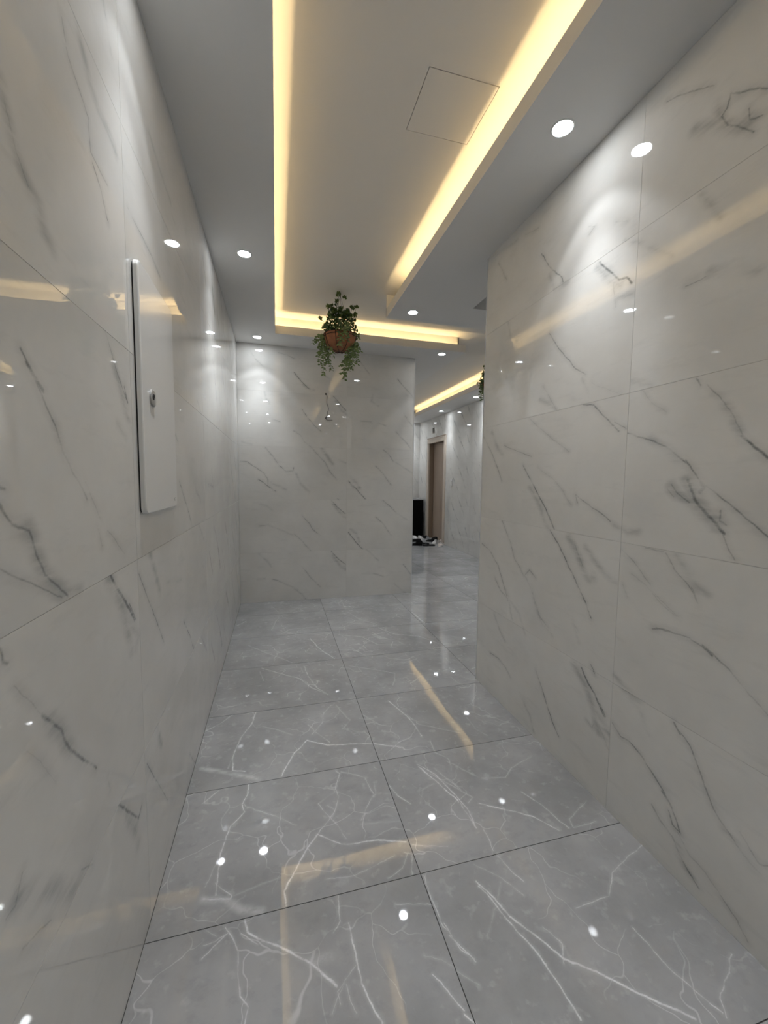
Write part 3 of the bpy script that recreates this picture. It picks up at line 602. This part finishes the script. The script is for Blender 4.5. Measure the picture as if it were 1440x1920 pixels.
# ------------------------------------------------------------------ lift doorway in the far corridor
FRAME = simple('champagne_steel', (.66, .57, .48), .4, 0, noise=.06)
LEAFM = simple('brown_steel_door', (.42, .33, .26), .4, 0, noise=.1, scale=4)
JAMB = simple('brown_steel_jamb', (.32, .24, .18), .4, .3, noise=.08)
t = props(empty('door_1', (XF, (DY0+DY1)/2, 0)), kind='structure')
hw = (DY1-DY0)/2; fwid = .10
bm = bmesh.new(); box(bm, -.018, .01, -hw, -hw+fwid, 0, DZ); box(bm, -.018, .01, hw-fwid, hw, 0, DZ); box(bm, -.018, .01, -hw+fwid, hw-fwid, DZ-fwid-.02, DZ)
obj('door_frame', bm, FRAME, t)
bm = bmesh.new(); box(bm, -.022, -.018, -hw-.004, hw+.004, DZ-.012, DZ+.006); obj('frame_top_strip', bm, JAMB, t)  # thin dark strip along the top edge of the frame
bm = bmesh.new(); box(bm, .01, .135, -hw+fwid-.04, -hw+fwid, 0, DZ-fwid); box(bm, .01, .135, hw-fwid, hw-fwid+.04, 0, DZ-fwid); box(bm, .01, .135, -hw+fwid, hw-fwid, DZ-fwid-.02, DZ-fwid)
obj('jamb', bm, JAMB, t)
for s in (-1, 1):
    bm = bmesh.new(); y0, y1 = sorted((s*.002, s*(hw-fwid-.004))); box(bm, .120, .145, y0, y1, .012, DZ-fwid-.025)
    obj('door_leaf', bm, LEAFM, t)
bm = bmesh.new(); box(bm, .0, .145, -hw+fwid, hw-fwid, 0, .010); obj('sill', bm, CHROME, t)
# floor indicator and call button
t = empty('floor_indicator', (XF, 8.95, 2.58)); props(t, 'small dark lift floor display on the marble above the lift doorway', 'floor indicator')
bm = bmesh.new(); box(bm, -.012, 0, -.045, .045, -.065, .065); obj('plate', bm, simple('beige_plate', (.42, .36, .30), .4, .3), t)
bm = bmesh.new(); box(bm, -.0135, -.012, -.028, .028, -.05, .05); obj('display', bm, BLACKG, t)
bm = bmesh.new()
for z in (-.022, .002, .024): box(bm, -.0145, -.0135, -.016, .016, z-.003, z+.003)
obj('segments', bm, simple('display_segments', (.45, .38, .30), .5), t)
t = empty('call_button_panel', (XF, 7.87, 1.375)); props(t, 'small white call button plate on the marble to the right of the lift', 'call button')
bm = bmesh.new(); box(bm, -.012, 0, -.05, .05, -.065, .065); bmesh.ops.bevel(bm, geom=bm.edges[:], offset=.004, segments=2, affect='EDGES'); obj('plate', bm, WHITE_P, t)
for z in (.022, -.022):
    bm = bmesh.new(); rg = lathe(bm, [(.014, 0), (.013, .004)], 16); bm.faces.new(rg[-1]); bm.faces.new(rg[0]); bm.transform(Matrix.Rotation(-math.pi/2, 4, 'Y')); obj('button', bm, CHROME, t, loc=(-.012, 0, z))

# ------------------------------------------------------------------ black cabinet and what lies on it
BLK = simple('black_lacquer', (.003, .003, .003), .5, noise=.1)
BLK.node_tree.nodes['Principled BSDF'].inputs['Specular IOR Level'].default_value = .12
t = empty('black_cabinet', (3.22, 9.62, 0)); props(t, 'low black cabinet against the far wall left of the lift', 'cabinet')
bm = bmesh.new(); box(bm, -.30, .30, -.20, .22, .05, .925); obj('body', bm, BLK, t)
bm = bmesh.new(); box(bm, -.305, .305, -.225, .22, .925, .942); obj('top', bm, simple('cabinet_top', (.30, .29, .29), .35), t)
for s in (-1, 1):
    bm = bmesh.new(); a, b = sorted((s*.002, s*.298)); box(bm, a, b, -.218, -.20, .055, .92); dr = obj('door', bm, BLK, t)
    bm = bmesh.new(); box(bm, s*.035-.004, s*.035+.004, -.230, -.218, .48, .60); obj('handle', bm, BLK, dr)
for sx in (-1, 1):
    for sy in (-1, 1):
        bm = bmesh.new(); box(bm, sx*.26-.02, sx*.26+.02, sy*.16-.02, sy*.16+.02, 0, .05); obj('foot', bm, BLK, t)
bm = bmesh.new(); rg = lathe(bm, [(.018, 0), (.026, .006), (.034, .032), (.031, .032), (.022, .008)], 18); bm.faces.new(rg[-1]); bm.faces.new(rg[0])
props(obj('small_item', bm, WHITE_P, smooth=True, loc=(3.40, 9.50, .942)), 'small white dish on the top of the black cabinet', 'item')  # unidentified small white item, modelled as a shallow bowl

# ------------------------------------------------------------------ shoes
SOLE_W = simple('white_sole', (.75, .74, .72), .5); SH_W = simple('white_upper', (.82, .80, .78), .55, noise=.08); SH_C = simple('cream_upper', (.78, .70, .65), .6, noise=.1)
SH_B = simple('black_upper', (.012, .012, .013), .45); SOLE_B = simple('black_sole', (.01, .01, .01), .6); SH_G = simple('grey_upper', (.28, .28, .29), .6, noise=.15)
LIN = simple('shoe_lining', (.10, .095, .09), .8)
def shoe_meshes(up, sole, high=.0, slide=False):
    Ls = .27; secs = []
    # x along the length (toe at +), half width, upper height, opening
    prof = [(-.135, .020, .060), (-.128, .030, .072+high), (-.10, .036, .078+high), (-.06, .037, .074+high), (-.02, .037, .070+high*.6), (.02, .041, .066), (.06, .046, .056), (.095, .044, .046), (.12, .034, .038), (.134, .016, .028)]
    bm = bmesh.new(); rings = []
    n = 12
    for (x, w_, h_) in prof:
        if slide: h_ = .03 if x < 0 else .055 if x < .08 else .03
        ring = []
        for k in range(n+1):
            a = math.pi*k/n
            ring.append(bm.verts.new((x, -w_*math.cos(a)*(1-.12*math.sin(a)), .022+(h_-.022)*math.sin(a)**.75)))
        rings.append(ring)
    for i, (A, B) in enumerate(zip(rings, rings[1:])):
        for k in range(n):
            if (1 <= i <= 3 and 4 <= k < 8): continue            # ankle opening
            bm.faces.new((A[k], A[k+1], B[k+1], B[k]))
    bm.faces.new(rings[0]); bm.faces.new(rings[-1][::-1])
    bmesh.ops.solidify(bm, geom=bm.faces[:], thickness=.003)
    upm = mesh_of(bm, 'upper', up, True)
    bm = bmesh.new(); lo, hi = [], []
    out = [(x, w_*1.08) for x, w_, h in prof]; pts = [(out[0][0]-.004, 0)]+[(x, -w_) for x, w_ in out]+[(out[-1][0]+.006, 0)]+[(x, w_) for x, w_ in out[::-1]]
    lo = [bm.verts.new((x, y, 0)) for x, y in pts]; hi = [bm.verts.new((x, y, .024)) for x, y in pts]
    for k in range(len(pts)): bm.faces.new((lo[k], lo[(k+1) % len(pts)], hi[(k+1) % len(pts)], hi[k]))
    bm.faces.new(lo[::-1]); bm.faces.new(hi); som = mesh_of(bm, 'sole', sole)
    bm = bmesh.new()
    for i in range(4):
        x = .005+i*.018; tube(bm, [Vector((x, -.022, .058-i*.002)), Vector((x+.004, 0, .073-i*.004)), Vector((x+.006, .022, .058-i*.002))], .0022, 5)
    lam = mesh_of(bm, 'laces', None if slide else (SOLE_W if up is not SH_B else SOLE_B))
    bm = bmesh.new()
    v = [bm.verts.new(p) for p in ((-.12, -.024, .03), (-.01, -.028, .03), (-.01, .028, .03), (-.12, .024, .03))]; bm.faces.new(v)
    bmesh.ops.solidify(bm, geom=bm.faces[:], thickness=.003); inm = mesh_of(bm, 'insole', LIN)
    return upm, som, (None if slide else lam), inm
kinds = dict(white=shoe_meshes(SH_W, SOLE_W), cream=shoe_meshes(SH_C, SOLE_W), black=shoe_meshes(SH_B, SOLE_B), boot=shoe_meshes(SH_B, SOLE_B, .05), slide=shoe_meshes(SH_B, SOLE_B, slide=True), grey=shoe_meshes(SH_G, SOLE_W))
def shoe(px, py, rz, kind, nm, lab, cat='shoe', tilt=0):
    p = hit(px, py, 2, 0); r = empty(nm, (p.x, p.y, 0), math.radians(rz)); props(r, lab, cat, 'shoes left on the floor by the lift')
    u, s, l, i = kinds[kind]
    obj('sole', s, parent=r); obj('upper', u, parent=r); obj('insole', i, parent=r)
    if l: obj('laces', l, parent=r)
    if kind in ('cream', 'white') and py > 1015: r.scale = (1.12,)*3
    return r
shoe(825, 1023.5, 250, 'cream', 'sneaker', 'cream sneaker nearest the camera at the right of the shoe pile', 'sneaker')
shoe(830.8, 1019.5, 268, 'cream', 'sneaker', 'cream sneaker tight against the right foot of the lift frame', 'sneaker')
shoe(815.5, 1019.5, 238, 'white', 'sneaker', 'white sneaker between the black shoes and the cream pair', 'sneaker')
shoe(809.5, 1015.5, 150, 'boot', 'ankle_boot', 'bulky black shoe behind the flat black pair, beside the white sneaker', 'shoe')
shoe(804, 1023.5, 175, 'slide', 'slipper', 'flat black slipper at the front of the shoe pile, nearer the white sneaker', 'slipper')
shoe(793, 1020, 170, 'slide', 'slipper', 'flat black slipper at the front of the shoe pile, nearer the end wall', 'slipper')
shoe(780, 1023, 155, 'boot', 'ankle_boot', 'bulky black shoe at the left front beside the end wall edge', 'shoe')
shoe(778, 1015.5, 160, 'black', 'shoe', 'black shoe half hidden behind the edge of the end wall', 'shoe')
shoe(778, 1009.8, 275, 'white', 'sneaker', 'white sneaker below the left side of the black cabinet', 'sneaker')
shoe(788.5, 1010.2, 268, 'white', 'sneaker', 'white trainer in front of the right side of the black cabinet', 'sneaker')
shoe(802, 1011.5, 250, 'grey', 'shoe', 'grey low shoe lying in front of the left foot of the lift frame', 'shoe')
shoe(800, 1008.8, 185, 'black', 'shoe', 'small black shoe at the left foot of the lift frame', 'shoe')
